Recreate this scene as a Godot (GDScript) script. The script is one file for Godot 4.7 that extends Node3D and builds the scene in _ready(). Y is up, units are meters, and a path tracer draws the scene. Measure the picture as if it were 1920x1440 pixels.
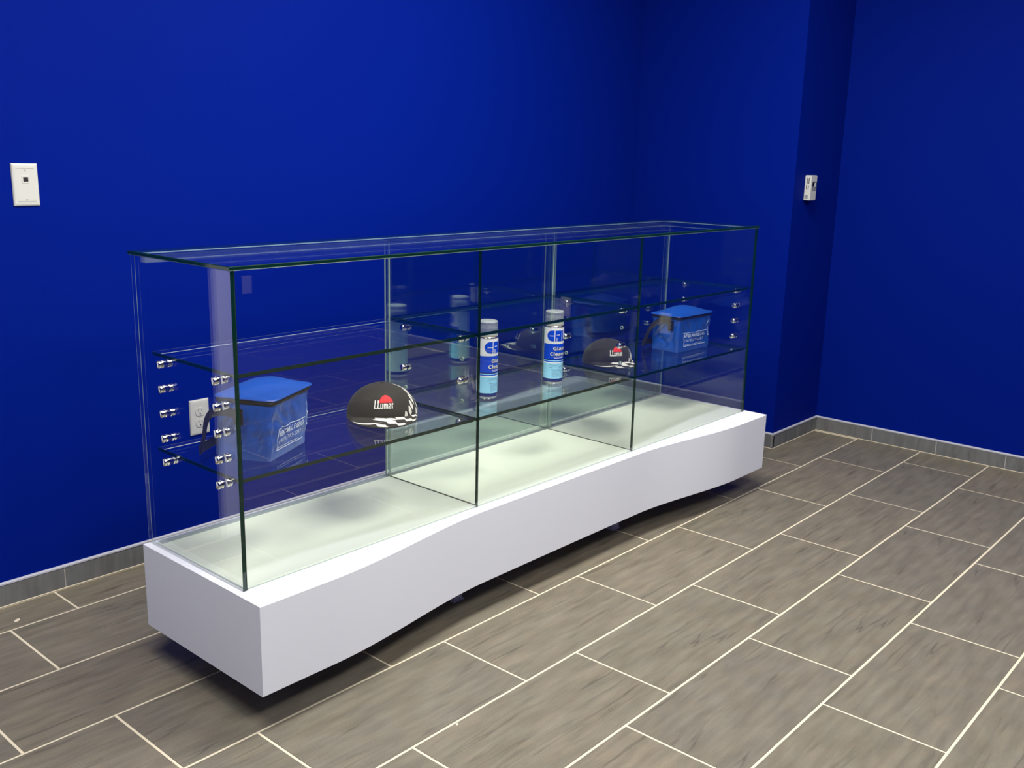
extends Node3D
# A glass display case on a white plinth in a blue room. x runs along the long wall, z out of it, y up, metres.

var counts := {}
var M := {}
const CAM := Vector3(-0.32965, 1.34041, 2.88110)

func _ready() -> void:
	# ---- camera, environment, light levels
	var cam := Camera3D.new()
	cam.name = "camera"
	cam.fov = 42.9404
	cam.near = 0.02
	cam.far = 60.0
	var basis_now := Basis(Vector3.UP, -0.852362) * Basis(Vector3.RIGHT, -0.230357) * Basis(Vector3.BACK, 0.0242139)
	cam.transform = Transform3D(basis_now, CAM)
	add_child(cam)
	cam.current = true
	var we := WorldEnvironment.new()
	we.name = "environment"
	var env := Environment.new()
	env.background_mode = Environment.BG_COLOR
	env.background_color = Color(0.02, 0.02, 0.025)
	env.tonemap_mode = Environment.TONE_MAPPER_LINEAR
	env.tonemap_exposure = 1.22
	env.sdfgi_enabled = true
	env.ssao_enabled = true
	env.ssil_enabled = true
	we.environment = env
	add_child(we)
	materials()
	# ceiling fixtures: [x, z, energy]
	var ceiling_y := 2.74
	var lamps := [[2.1, 1.45, 7.4], [0.05, 1.35, 4.2], [0.75, 3.4, 7.0], [3.5, 2.8, 1.8]]
	for k in lamps.size():
		troffer(lamps[k][0], ceiling_y, lamps[k][1], lamps[k][2])
	room(ceiling_y)
	baseboards()
	display_case()
	shelves()
	goods()
	wall_fittings()
	specks()

# ---------------------------------------------------------------- helpers: naming and tagging
func numbered(parent: Node, called: String) -> String:
	var key := str(parent.get_instance_id()) + called
	var n: int = counts.get(key, 0)
	counts[key] = n + 1
	return called if n == 0 else "%s_%03d" % [called, n]

func put(parent: Node, o: Node3D, called: String) -> Node3D:
	o.name = numbered(parent, called)
	parent.add_child(o, true)
	return o

func obj(called: String, mesh: Mesh, mat: Material, parent: Node = self, at := Vector3.ZERO) -> MeshInstance3D:
	var o := MeshInstance3D.new()
	o.mesh = mesh
	if mat != null:
		o.material_override = mat
	o.position = at
	o.cast_shadow = GeometryInstance3D.SHADOW_CASTING_SETTING_ON
	put(parent, o, called)
	return o

func group_node(called: String, at := Vector3.ZERO, turn := 0.0, parent: Node = self) -> Node3D:
	var o := Node3D.new()
	o.position = at
	o.rotation.y = turn
	put(parent, o, called)
	return o

func tag(o: Node, label: String, category: String, group := "") -> void:
	o.set_meta("label", label)
	o.set_meta("category", category)
	if group != "":
		o.set_meta("group", group)

func struct(o: Node, label: String, category: String) -> void:
	tag(o, label, category)
	o.set_meta("kind", "structure")

# ---------------------------------------------------------------- helpers: meshes (a mesh is built from triangles per surface)
class MB:
	var surf := []
	var mats := []
	func _init(materials_in: Array = [null]) -> void:
		for m in materials_in:
			surf.append([PackedVector3Array(), PackedVector3Array(), PackedVector2Array()])
			mats.append(m)
	func tri(a: Vector3, b: Vector3, c: Vector3, na: Vector3, nb: Vector3, nc: Vector3, ua := Vector2.ZERO, ub := Vector2.ZERO, uc := Vector2.ZERO, s := 0) -> void:
		var g := (b - a).cross(c - a)
		if g.length_squared() < 1e-20:
			return
		var d = surf[s]
		if g.dot(na + nb + nc) > 0.0:
			d[0].append_array([a, c, b]); d[1].append_array([na, nc, nb]); d[2].append_array([ua, uc, ub])
		else:
			d[0].append_array([a, b, c]); d[1].append_array([na, nb, nc]); d[2].append_array([ua, ub, uc])
	func quad(a: Vector3, b: Vector3, c: Vector3, d: Vector3, n: Vector3, s := 0, u0 := Vector2.ZERO, u1 := Vector2.ONE) -> void:
		var ua := u0; var ub := Vector2(u1.x, u0.y); var uc := u1; var ud := Vector2(u0.x, u1.y)
		tri(a, b, c, n, n, n, ua, ub, uc, s)
		tri(a, c, d, n, n, n, ua, uc, ud, s)
	func box(lo: Vector3, hi: Vector3, c := 0.0, s := 0) -> void:
		# a box with chamfered edges and softened normals
		var ctr := (lo + hi) / 2.0
		var h := (hi - lo) / 2.0
		c = minf(c, minf(h.x, minf(h.y, h.z)) * 0.9)
		for ax in 3:
			for sg in [-1.0, 1.0]:
				var n := Vector3.ZERO; n[ax] = sg
				var p := (ax + 1) % 3; var q := (ax + 2) % 3
				var v := []
				for k in [[-1, -1], [1, -1], [1, 1], [-1, 1]]:
					var w := Vector3.ZERO
					w[ax] = sg * h[ax]; w[p] = k[0] * (h[p] - c); w[q] = k[1] * (h[q] - c)
					v.append(ctr + w)
				quad(v[0], v[1], v[2], v[3], n, s)
		if c <= 0.0:
			return
		for ax in 3:
			var p := (ax + 1) % 3; var q := (ax + 2) % 3
			for sp in [-1.0, 1.0]:
				for sq in [-1.0, 1.0]:
					var e := []
					for t in [-1.0, 1.0]:
						var a := Vector3.ZERO; a[ax] = t * (h[ax] - c); a[p] = sp * h[p]; a[q] = sq * (h[q] - c)
						var b := Vector3.ZERO; b[ax] = t * (h[ax] - c); b[p] = sp * (h[p] - c); b[q] = sq * h[q]
						e.append([ctr + a, ctr + b])
					var n1 := Vector3.ZERO; n1[p] = sp
					var n2 := Vector3.ZERO; n2[q] = sq
					tri(e[0][0], e[1][0], e[1][1], n1, n1, n2, Vector2.ZERO, Vector2.ZERO, Vector2.ZERO, s)
					tri(e[0][0], e[1][1], e[0][1], n1, n2, n2, Vector2.ZERO, Vector2.ZERO, Vector2.ZERO, s)
		for sx in [-1.0, 1.0]:
			for sy in [-1.0, 1.0]:
				for sz in [-1.0, 1.0]:
					var a := ctr + Vector3(sx * h.x, sy * (h.y - c), sz * (h.z - c))
					var b := ctr + Vector3(sx * (h.x - c), sy * h.y, sz * (h.z - c))
					var d := ctr + Vector3(sx * (h.x - c), sy * (h.y - c), sz * h.z)
					tri(a, b, d, Vector3(sx, 0, 0), Vector3(0, sy, 0), Vector3(0, 0, sz), Vector2.ZERO, Vector2.ZERO, Vector2.ZERO, s)
	func grid(nu: int, nv: int, f: Callable, flip := false, s := 0, wrap_u := false) -> void:
		# f(u, v) gives a point; normals from the neighbours
		var p := []
		for i in nu + 1:
			var row := PackedVector3Array()
			for j in nv + 1:
				row.append(f.call(float(i) / nu, float(j) / nv))
			p.append(row)
		var nn := []
		for i in nu + 1:
			var row := PackedVector3Array()
			for j in nv + 1:
				var i0 := i - 1; var i1 := i + 1
				if wrap_u:
					i0 = (i - 1 + nu) % nu; i1 = (i + 1) % nu
				else:
					i0 = maxi(i0, 0); i1 = mini(i1, nu)
				var du: Vector3 = p[i1][j] - p[i0][j]
				var dv: Vector3 = p[i][mini(j + 1, nv)] - p[i][maxi(j - 1, 0)]
				if du.length_squared() < 1e-12:
					var jj := j - 1 if j == nv else j + 1
					du = p[i1][jj] - p[i0][jj]
				var n := du.cross(dv).normalized()
				row.append(-n if flip else n)
			nn.append(row)
		for i in nu:
			for j in nv:
				var ua := Vector2(float(i) / nu, float(j) / nv); var uc := Vector2(float(i + 1) / nu, float(j + 1) / nv)
				var ub := Vector2(uc.x, ua.y); var ud := Vector2(ua.x, uc.y)
				tri(p[i][j], p[i + 1][j], p[i + 1][j + 1], nn[i][j], nn[i + 1][j], nn[i + 1][j + 1], ua, ub, uc, s)
				tri(p[i][j], p[i + 1][j + 1], p[i][j + 1], nn[i][j], nn[i + 1][j + 1], nn[i][j + 1], ua, uc, ud, s)
	func lathe(prof: Array, segs := 32, frame := Transform3D.IDENTITY, s := 0) -> void:
		# prof: Vector2(radius, height); normals are shared where the profile bends gently
		var ns := []
		for k in prof.size() - 1:
			var d: Vector2 = prof[k + 1] - prof[k]
			ns.append(Vector2(d.y, -d.x).normalized())
		for k in prof.size() - 1:
			var n0: Vector2 = ns[k]; var n1: Vector2 = ns[k]
			if k > 0 and ns[k - 1].dot(ns[k]) > 0.75:
				n0 = (ns[k - 1] + ns[k]).normalized()
			if k < ns.size() - 1 and ns[k + 1].dot(ns[k]) > 0.75:
				n1 = (ns[k + 1] + ns[k]).normalized()
			for i in segs:
				var v := []; var nv := []
				for e in [[i, k, n0], [i + 1, k, n0], [i + 1, k + 1, n1], [i, k + 1, n1]]:
					var a: float = TAU * e[0] / segs
					var q: Vector2 = prof[e[1]]; var m: Vector2 = e[2]
					v.append(frame * Vector3(q.x * sin(a), q.y, q.x * cos(a)))
					nv.append(frame.basis * Vector3(m.x * sin(a), m.y, m.x * cos(a)))
				tri(v[0], v[1], v[2], nv[0], nv[1], nv[2], Vector2.ZERO, Vector2.ZERO, Vector2.ZERO, s)
				tri(v[0], v[2], v[3], nv[0], nv[2], nv[3], Vector2.ZERO, Vector2.ZERO, Vector2.ZERO, s)
	func mesh() -> ArrayMesh:
		var out := ArrayMesh.new()
		for k in surf.size():
			var d = surf[k]
			if d[0].size() == 0:
				continue
			var a := []
			a.resize(Mesh.ARRAY_MAX)
			a[Mesh.ARRAY_VERTEX] = d[0]; a[Mesh.ARRAY_NORMAL] = d[1]; a[Mesh.ARRAY_TEX_UV] = d[2]
			out.add_surface_from_arrays(Mesh.PRIMITIVE_TRIANGLES, a)
			if mats[k] != null:
				out.surface_set_material(out.get_surface_count() - 1, mats[k])
		return out

func box_mesh(size: Vector3, c := 0.0) -> ArrayMesh:
	var b := MB.new()
	b.box(-size / 2.0, size / 2.0, c)
	return b.mesh()

func box_at(called: String, lo: Vector3, hi: Vector3, c: float, mat: Material, parent: Node = self) -> MeshInstance3D:
	return obj(called, box_mesh(hi - lo, c), mat, parent, (lo + hi) / 2.0)

# a flat print: polygons in a plane, cut in narrow strips and laid on a surface by "lay" (x, y, height) -> point
func flat_print(b: MB, poly: PackedVector2Array, lay: Callable, strip := 0.004, s := 0) -> void:
	var lo := poly[0]; var hi := poly[0]
	for p in poly:
		lo = lo.min(p); hi = hi.max(p)
	var n := int(ceil((hi.x - lo.x) / strip))
	var m := int(ceil((hi.y - lo.y) / strip))
	for i in n:
		for j in m:
			var x0 := lo.x + i * strip; var y0 := lo.y + j * strip
			var cell := PackedVector2Array([Vector2(x0, y0), Vector2(x0 + strip, y0), Vector2(x0 + strip, y0 + strip), Vector2(x0, y0 + strip)])
			for piece in Geometry2D.intersect_polygons(poly, cell):
				var idx := Geometry2D.triangulate_polygon(piece)
				for k in range(0, idx.size(), 3):
					var v := []
					for e in 3:
						v.append(lay.call(piece[idx[k + e]].x, piece[idx[k + e]].y))
					b.tri(v[0][0], v[1][0], v[2][0], v[0][1], v[1][1], v[2][1], Vector2.ZERO, Vector2.ZERO, Vector2.ZERO, s)

# lettering, fitted to a width and height about a centre, then laid on a surface
func letters(b: MB, words: String, ctr: Vector2, size: Vector2, lay: Callable, bold := true, s := 0) -> void:
	var tm := TextMesh.new()
	var f := SystemFont.new()
	f.font_names = PackedStringArray(["Droid Sans"])
	f.font_weight = 700 if bold else 400
	tm.font = f
	tm.text = words
	tm.font_size = 64
	tm.pixel_size = 0.01
	tm.depth = 0.0
	tm.curve_step = 2.0
	var arr := tm.surface_get_arrays(0)
	var vs: PackedVector3Array = arr[Mesh.ARRAY_VERTEX]
	var ix: PackedInt32Array = arr[Mesh.ARRAY_INDEX]
	var lo := Vector2(1e9, 1e9); var hi := -lo
	for v in vs:
		lo = lo.min(Vector2(v.x, v.y)); hi = hi.max(Vector2(v.x, v.y))
	var sc := size / (hi - lo)
	for k in range(0, ix.size(), 3):
		var v := []
		for e in 3:
			var q := (Vector2(vs[ix[k + e]].x, vs[ix[k + e]].y) - (lo + hi) / 2.0) * sc + ctr
			v.append(lay.call(q.x, q.y))
		b.tri(v[0][0], v[1][0], v[2][0], v[0][1], v[1][1], v[2][1], Vector2.ZERO, Vector2.ZERO, Vector2.ZERO, s)

func rect2(x0: float, y0: float, x1: float, y1: float) -> PackedVector2Array:
	return PackedVector2Array([Vector2(x0, y0), Vector2(x1, y0), Vector2(x1, y1), Vector2(x0, y1)])

func tube(b: MB, pts: Array, r: float, segs := 8, s := 0) -> void:
	var c := Curve3D.new()
	for p in pts:
		c.add_point(p)
	var n := pts.size() - 1
	b.grid(n, segs, func(u, v):
		var k := clampi(int(round(u * n)), 0, n)
		var d: Vector3 = (pts[mini(k + 1, n)] - pts[maxi(k - 1, 0)]).normalized()
		var side := d.cross(Vector3(0.31, 0.9, 0.3)).normalized()
		var up := side.cross(d)
		return pts[k] + (side * cos(TAU * v) + up * sin(TAU * v)) * r, true, s)

# ---------------------------------------------------------------- materials
func mat(called: String, c: Color, rough: float, metal := 0.0, spec := 0.5) -> StandardMaterial3D:
	var m := StandardMaterial3D.new()
	m.resource_name = called
	m.albedo_color = c
	m.roughness = rough
	m.metallic = metal
	m.metallic_specular = spec
	M[called] = m
	return m

func materials() -> void:
	mat("blue_paint", Color(0.003, 0.092, 0.465), 0.65, 0.0, 0.12)
	mat("ceiling_white", Color(0.85, 0.85, 0.84), 0.9)
	mat("grout", Color(0.79, 0.75, 0.665), 0.85)
	mat("base_grout", Color(0.62, 0.61, 0.60), 0.8)
	mat("trim_metal", Color(0.70, 0.71, 0.76), 0.45)
	mat("white_laminate", Color(0.875, 0.89, 0.925), 0.5)
	mat("white_deck", Color(0.90, 0.945, 0.86), 0.2)
	mat("chrome", Color(0.88, 0.88, 0.86), 0.09, 1.0)
	mat("steel", Color(0.72, 0.73, 0.78), 0.45)
	mat("white_plastic", Color(0.755, 0.76, 0.735), 0.35)
	mat("plate_shade", Color(0.66, 0.66, 0.64), 0.5)
	mat("dark_slot", Color(0.04, 0.04, 0.045), 0.6)
	mat("grey_plastic", Color(0.52, 0.53, 0.54), 0.45)
	mat("vent_dark", Color(0.16, 0.16, 0.17), 0.6)
	mat("screen_dark", Color(0.05, 0.055, 0.06), 0.2)
	var pane := mat("clear_glass", Color(0.01, 0.10, 0.08, 0.012), 0.0)
	pane.transparency = BaseMaterial3D.TRANSPARENCY_ALPHA
	var film := mat("reflective_glass", Color(0.88, 0.97, 0.90, 0.31), 0.02, 1.0)
	film.transparency = BaseMaterial3D.TRANSPARENCY_ALPHA
	var white := Image.create(4, 4, false, Image.FORMAT_RGB8)
	white.fill(Color.WHITE)
	film.albedo_texture = ImageTexture.create_from_image(white)
	var track := mat("clear_track", Color(0.55, 0.62, 0.70, 0.12), 0.2)
	track.transparency = BaseMaterial3D.TRANSPARENCY_ALPHA
	mat("glass_edge", Color(0.03, 0.16, 0.125), 0.06)
	mat("glass_arris", Color(0.03, 0.14, 0.11), 0.55, 0.0, 0.15)
	mat("ground_edge", Color(0.50, 0.60, 0.57), 0.30)
	# cans
	mat("can_cap", Color(0.66, 0.70, 0.67), 0.4)
	mat("can_white", Color(0.90, 0.92, 0.92), 0.22)
	mat("can_pale", Color(0.80, 0.90, 0.87), 0.25)
	mat("can_blue", Color(0.02, 0.27, 0.80), 0.22)
	mat("can_light", Color(0.58, 0.85, 0.96), 0.22)
	mat("can_navy", Color(0.08, 0.16, 0.42), 0.25)
	mat("can_metal", Color(0.80, 0.81, 0.82), 0.2, 1.0)
	mat("can_cream", Color(0.88, 0.86, 0.74), 0.4)
	mat("print_dark", Color(0.06, 0.09, 0.16), 0.4)
	mat("print_grey", Color(0.30, 0.45, 0.56), 0.4)
	# bags and caps
	var vinyl := mat("bag_blue", Color(0.05, 0.28, 0.63), 0.34, 0.0, 0.6)
	vinyl.rim_enabled = true
	vinyl.rim = 0.25
	vinyl.rim_tint = 0.6
	vinyl.normal_enabled = true
	vinyl.normal_texture = noise_normal(256, 0.018, 7, 1.6)
	vinyl.normal_scale = 0.3
	vinyl.uv1_triplanar = true
	vinyl.uv1_scale = Vector3(9, 9, 9)
	mat("bag_black", Color(0.055, 0.05, 0.05), 0.6)
	mat("bag_print", Color(0.80, 0.86, 0.92), 0.5)
	mat("rivet", Color(0.45, 0.40, 0.36), 0.3, 0.8)
	var cloth := mat("cap_cloth", Color(0.135, 0.13, 0.115), 0.85)
	cloth.rim_enabled = true
	cloth.rim = 0.3
	cloth.normal_enabled = true
	cloth.normal_texture = noise_normal(128, 0.25, 3, 2.0)
	cloth.normal_scale = 0.4
	cloth.uv1_triplanar = true
	cloth.uv1_scale = Vector3(40, 40, 40)
	mat("cap_white", Color(0.90, 0.90, 0.86), 0.7)
	mat("cap_red", Color(0.80, 0.06, 0.10), 0.65)
	# tiles: six boards of one stone, fine grain along x
	for k in 6:
		M["tile_%d" % k] = tile_material(k)
	for k in 3:
		M["base_%d" % k] = base_material(k)

func noise_normal(px: int, freq: float, sd: int, strength: float) -> ImageTexture:
	var n := FastNoiseLite.new()
	n.seed = sd
	n.frequency = freq
	n.fractal_octaves = 4
	var im := n.get_seamless_image(px, px)
	im.convert(Image.FORMAT_RGBA8)
	im.bump_map_to_normal_map(strength)
	return ImageTexture.create_from_image(im)

func tile_image(sd: int, w: int, h: int, base: Color, along_x := true) -> ImageTexture:
	var streak := FastNoiseLite.new()
	streak.seed = 100 + sd; streak.frequency = 1.0; streak.fractal_octaves = 4
	var cloud := FastNoiseLite.new()
	cloud.seed = 200 + sd; cloud.frequency = 1.0; cloud.fractal_octaves = 3
	var vein := FastNoiseLite.new()
	vein.seed = 300 + sd; vein.frequency = 1.0; vein.fractal_octaves = 3
	var tint := FastNoiseLite.new()
	tint.seed = 400 + sd; tint.frequency = 1.0
	var rng := RandomNumberGenerator.new()
	rng.seed = 900 + sd
	var im := Image.create(w, h, false, Image.FORMAT_RGB8)
	for j in h:
		for i in w:
			var x := float(i) / w * 0.61; var y := float(j) / h * 0.30
			if not along_x:
				x = float(j) / h * 0.08; y = float(i) / w * 0.30
			var bend := cloud.get_noise_2d(x * 5.0, y * 3.0 + 7.0) * 0.005
			var yy := y + bend
			var a := streak.get_noise_2d(x * 2.6, yy * 34.0)
			var b := cloud.get_noise_2d(x * 6.0, yy * 20.0)
			var v := vein.get_noise_2d(x * 1.0 + 31.0, yy * 17.0)
			var line := maxf(0.0, 1.0 - absf(v) * 15.0) * clampf(0.35 + 1.6 * cloud.get_noise_2d(x * 1.8 + 40.0, yy * 6.0), 0.0, 1.0)
			var g := 1.0 + 0.09 * a + 0.08 * b - 0.20 * line + rng.randf_range(-0.05, 0.05)
			var t := tint.get_noise_2d(x * 7.0, yy * 14.0) * 0.02
			im.set_pixel(i, j, Color(clampf(base.r * g * (1.0 + t), 0, 1), clampf(base.g * g, 0, 1), clampf(base.b * g * (1.0 - t), 0, 1)))
	return ImageTexture.create_from_image(im)

func tile_material(k: int) -> StandardMaterial3D:
	var tones := [Color(0.423, 0.401, 0.355), Color(0.408, 0.389, 0.350), Color(0.431, 0.406, 0.357), Color(0.414, 0.394, 0.350), Color(0.425, 0.401, 0.356), Color(0.416, 0.396, 0.350)]
	var m := StandardMaterial3D.new()
	m.resource_name = "floor_tile"
	m.albedo_texture = tile_image(k, 512, 256, tones[k])
	m.roughness = 0.42
	m.metallic_specular = 0.35
	return m

func base_material(k: int) -> StandardMaterial3D:
	var m := StandardMaterial3D.new()
	m.resource_name = "base_tile"
	m.albedo_texture = tile_image(20 + k, 256, 64, Color(0.40, 0.405, 0.405), false)
	m.roughness = 0.5
	return m

# ---------------------------------------------------------------- room
const XR := 4.36
const ZP := 0.862
const XP := 3.88
const XL := -1.8
const ZO := 4.75

func troffer(x: float, y: float, z: float, energy: float) -> void:
	var t := group_node("ceiling_light", Vector3(x, y, z))
	tag(t, ["white recessed ceiling light panel above the middle of the showcase", "white recessed ceiling light panel left of the showcase near the door", "white recessed ceiling light panel out in the room before the left bay", "white recessed ceiling light panel nearest the right blue wall"][counts[str(get_instance_id()) + "ceiling_light"] - 1], "ceiling light", "ceiling light panels")
	var b := MB.new()
	var w := 1.21; var d := 0.61
	for q in [[-w / 2, -d / 2, w / 2, -d / 2 + 0.03], [-w / 2, d / 2 - 0.03, w / 2, d / 2], [-w / 2, -d / 2 + 0.03, -w / 2 + 0.03, d / 2 - 0.03], [w / 2 - 0.03, -d / 2 + 0.03, w / 2, d / 2 - 0.03]]:
		b.box(Vector3(q[0], -0.012, q[1]), Vector3(q[2], -0.0005, q[3]), 0.003)
	obj("frame", b.mesh(), M.white_plastic, t)
	var em: StandardMaterial3D = M.get("lamp_glow")
	if em == null:
		em = mat("lamp_glow", Color(0.9, 0.9, 0.9), 0.6)
		em.emission_enabled = true
		em.emission = Color(1.0, 0.97, 0.90)
		em.emission_energy_multiplier = 1.5
	box_at("diffuser", Vector3(-w / 2 + 0.03, -0.008, -d / 2 + 0.03), Vector3(w / 2 - 0.03, -0.001, d / 2 - 0.03), 0.0, em, t)
	var l := AreaLight3D.new()
	l.name = "panel_light"
	l.area_size = Vector2(w - 0.07, d - 0.07)
	l.light_color = Color(1.0, 0.985, 0.955)
	l.light_energy = energy
	l.area_normalize_energy = true
	l.area_range = 12.0
	l.area_attenuation = 2.0
	l.shadow_enabled = true
	l.position = Vector3(0, -0.014, 0)
	l.rotation.x = -PI / 2
	t.add_child(l)

func room(h: float) -> void:
	struct(box_at("ceiling", Vector3(XL - 0.1, h, -0.1), Vector3(XR + 0.1, h + 0.1, ZO + 0.1), 0.0, M.ceiling_white), "flat white ceiling above the blue walls", "ceiling")
	var doorx := 0.2
	# long wall behind the case, with a doorway in it left of the frame
	var b := MB.new()
	b.box(Vector3(doorx, 0, -0.1), Vector3(XP + 0.001, h, 0))
	b.box(Vector3(XL - 0.1, 0, -0.1), Vector3(doorx - 0.92, h, 0))
	b.box(Vector3(doorx - 0.92, 2.06, -0.1), Vector3(doorx, h, 0))
	struct(obj("wall_left", b.mesh(), M.blue_paint), "long saturated blue wall behind the glass showcase", "wall")
	struct(box_at("wall_corner", Vector3(XP, 0, -0.1), Vector3(XR + 0.1, h, ZP), 0.0, M.blue_paint), "blue boxed-out wall corner that carries the thermostat", "wall")
	struct(box_at("wall_right", Vector3(XR, 0, ZP), Vector3(XR + 0.1, h, ZO + 0.1), 0.0, M.blue_paint), "blue wall on the right side of the room", "wall")
	struct(box_at("wall_back", Vector3(XL - 0.1, 0, ZO), Vector3(XR, h, ZO + 0.1), 0.0, M.blue_paint), "blue wall behind the camera", "wall")
	struct(box_at("wall_end", Vector3(XL - 0.1, 0, 0), Vector3(XL, h, ZO), 0.0, M.blue_paint), "blue end wall left of the camera", "wall")
	# the door beside the case, seen only as a pale band mirrored in its end glass
	var d := group_node("door_1", Vector3(doorx - 0.46, 0, 0))
	struct(d, "white door in a white frame left of the showcase", "door")
	var c := MB.new()
	c.box(Vector3(0.46 - 0.02, 0, -0.1), Vector3(0.46 + 0.085, 2.06, 0.018), 0.004)
	c.box(Vector3(-0.46 - 0.085, 0, -0.1), Vector3(-0.46 + 0.02, 2.06, 0.018), 0.004)
	c.box(Vector3(-0.545, 2.04, -0.1), Vector3(0.545, 2.145, 0.018), 0.004)
	obj("door_frame", c.mesh(), M.white_laminate, d)
	box_at("door_leaf", Vector3(-0.437, 0.006, -0.06), Vector3(0.437, 2.035, -0.02), 0.003, M.white_laminate, d)
	# floor: a grout bed with tiles laid in rows, every row a third further on
	var f := box_at("floor", Vector3(XL - 0.1, -0.12, -0.1), Vector3(XR + 0.1, -0.0012, ZO + 0.1), 0.0, M.grout)
	struct(f, "floor of rectangular grey-brown stone-look tiles with pale grout", "floor")
	var offs := [0.2241, 0.0299, 0.4251, 0.0246, 0.2184, 0.4287, 0.2291, 0.0417, 0.4421, 0.235, 0.03, 0.44, 0.235, 0.03, 0.43, 0.24]
	var pz := 0.30783; var px := 0.6156; var g := 0.0066
	var rng := RandomNumberGenerator.new()
	rng.seed = 5
	var shared := {}
	for r in 16:
		var z1 := 0.1694 + r * pz
		var z0 := z1 - pz
		z0 = maxf(z0, 0.012); z1 = minf(z1, ZO)
		for n in range(-4, 8):
			var x0: float = offs[r] + n * px
			var x1 := x0 + px
			var xe := XP - 0.011 if z1 < ZP else XR - 0.011
			x0 = maxf(x0, XL); x1 = minf(x1, xe)
			if x1 - x0 < 0.02 or z1 - z0 < 0.02:
				continue
			var size := Vector3(snappedf(x1 - x0 - g, 0.0005), 0.009, snappedf(z1 - z0 - g, 0.0005))
			var ctr := Vector3((x0 + x1) / 2.0, -0.0045 + rng.randf_range(-0.0002, 0.0002), (z0 + z1) / 2.0)
			var turned := rng.randi() % 2 == 1
			var part := Rect2(0, 0, size.x / (px - g), size.z / (pz - g))
			var key := [size, turned]
			if not shared.has(key):
				shared[key] = tile_mesh(size, part, turned)
			obj("tile", shared[key], M["tile_%d" % (rng.randi() % 6)], f, ctr - Vector3((XL + XR) / 2.0, -0.0606, ZO / 2.0))

func tile_mesh(size: Vector3, part: Rect2, turned: bool) -> ArrayMesh:
	var b := MB.new()
	var h := size / 2.0
	var c := 0.0007
	var u0 := part.position; var u1 := part.end
	if turned:
		u0 = Vector2.ONE - u0; u1 = Vector2.ONE - u1
	b.quad(Vector3(-h.x + c, h.y, -h.z + c), Vector3(h.x - c, h.y, -h.z + c), Vector3(h.x - c, h.y, h.z - c), Vector3(-h.x + c, h.y, h.z - c), Vector3.UP, 0, u0, u1)
	for sg in [-1.0, 1.0]:
		var n := Vector3(0, 0.7, 0.7 * sg)
		b.quad(Vector3(-h.x + c, h.y, sg * (h.z - c)), Vector3(h.x - c, h.y, sg * (h.z - c)), Vector3(h.x, h.y - c, sg * h.z), Vector3(-h.x, h.y - c, sg * h.z), n, 0, u0, Vector2(u1.x, u0.y))
		b.quad(Vector3(-h.x, h.y - c, sg * h.z), Vector3(h.x, h.y - c, sg * h.z), Vector3(h.x, -h.y, sg * h.z), Vector3(-h.x, -h.y, sg * h.z), Vector3(0, 0, sg), 0, u0, Vector2(u1.x, u0.y))
		n = Vector3(0.7 * sg, 0.7, 0)
		b.quad(Vector3(sg * (h.x - c), h.y, -h.z + c), Vector3(sg * (h.x - c), h.y, h.z - c), Vector3(sg * h.x, h.y - c, h.z), Vector3(sg * h.x, h.y - c, -h.z), n, 0, u0, Vector2(u0.x, u1.y))
		b.quad(Vector3(sg * h.x, h.y - c, -h.z), Vector3(sg * h.x, h.y - c, h.z), Vector3(sg * h.x, -h.y, h.z), Vector3(sg * h.x, -h.y, -h.z), Vector3(sg, 0, 0), 0, u0, Vector2(u0.x, u1.y))
	return b.mesh()

# a skirting of cut tiles: local x along the wall, z out of it
func skirting(called: String, label: String, at: Vector3, turn: float, length: float, joints: Array) -> void:
	var s := group_node(called, at, turn)
	struct(s, label, "baseboard")
	box_at("grout_bed", Vector3(0, 0, 0), Vector3(length, 0.066, 0.0085), 0.0, M.base_grout, s)
	box_at("grout_bead", Vector3(0, 0, 0.0085), Vector3(length, 0.0035, 0.0125), 0.0012, M.grout, s)
	var edge := [0.0] + joints + [length]
	for k in edge.size() - 1:
		var x0: float = edge[k] + (0.0 if k == 0 else 0.0025)
		var x1: float = edge[k + 1] - (0.0 if k == edge.size() - 2 else 0.0025)
		if x1 - x0 < 0.012:
			continue
		obj("tile", box_uv(Vector3(x1 - x0, 0.0615, 0.010)), M["base_%d" % ((k * 7 + called.length()) % 3)], s, Vector3((x0 + x1) / 2.0, 0.0345, 0.005))
	box_at("trim_strip", Vector3(-0.0002, 0.066, 0), Vector3(length + 0.0002, 0.0762, 0.0118), 0.0035, M.trim_metal, s)

func box_uv(size: Vector3) -> ArrayMesh:
	var b := MB.new()
	var h := size / 2.0
	var u1 := Vector2(size.x / 0.31, 1)
	b.quad(Vector3(-h.x, -h.y, h.z), Vector3(h.x, -h.y, h.z), Vector3(h.x, h.y, h.z), Vector3(-h.x, h.y, h.z), Vector3(0, 0, 1), 0, Vector2.ZERO, u1)
	for sg in [-1.0, 1.0]:
		b.quad(Vector3(sg * h.x, -h.y, -h.z), Vector3(sg * h.x, -h.y, h.z), Vector3(sg * h.x, h.y, h.z), Vector3(sg * h.x, h.y, -h.z), Vector3(sg, 0, 0), 0, Vector2.ZERO, Vector2(0.03, 1))
		b.quad(Vector3(-h.x, sg * h.y, -h.z), Vector3(h.x, sg * h.y, -h.z), Vector3(h.x, sg * h.y, h.z), Vector3(-h.x, sg * h.y, h.z), Vector3(0, sg, 0), 0, Vector2.ZERO, Vector2(1, 0.05))
	return b.mesh()

func steps(first: float, last: float, pitch: float) -> Array:
	var out := []
	var x := first
	while x < last - 0.01:
		out.append(x); x += pitch
	return out

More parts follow.
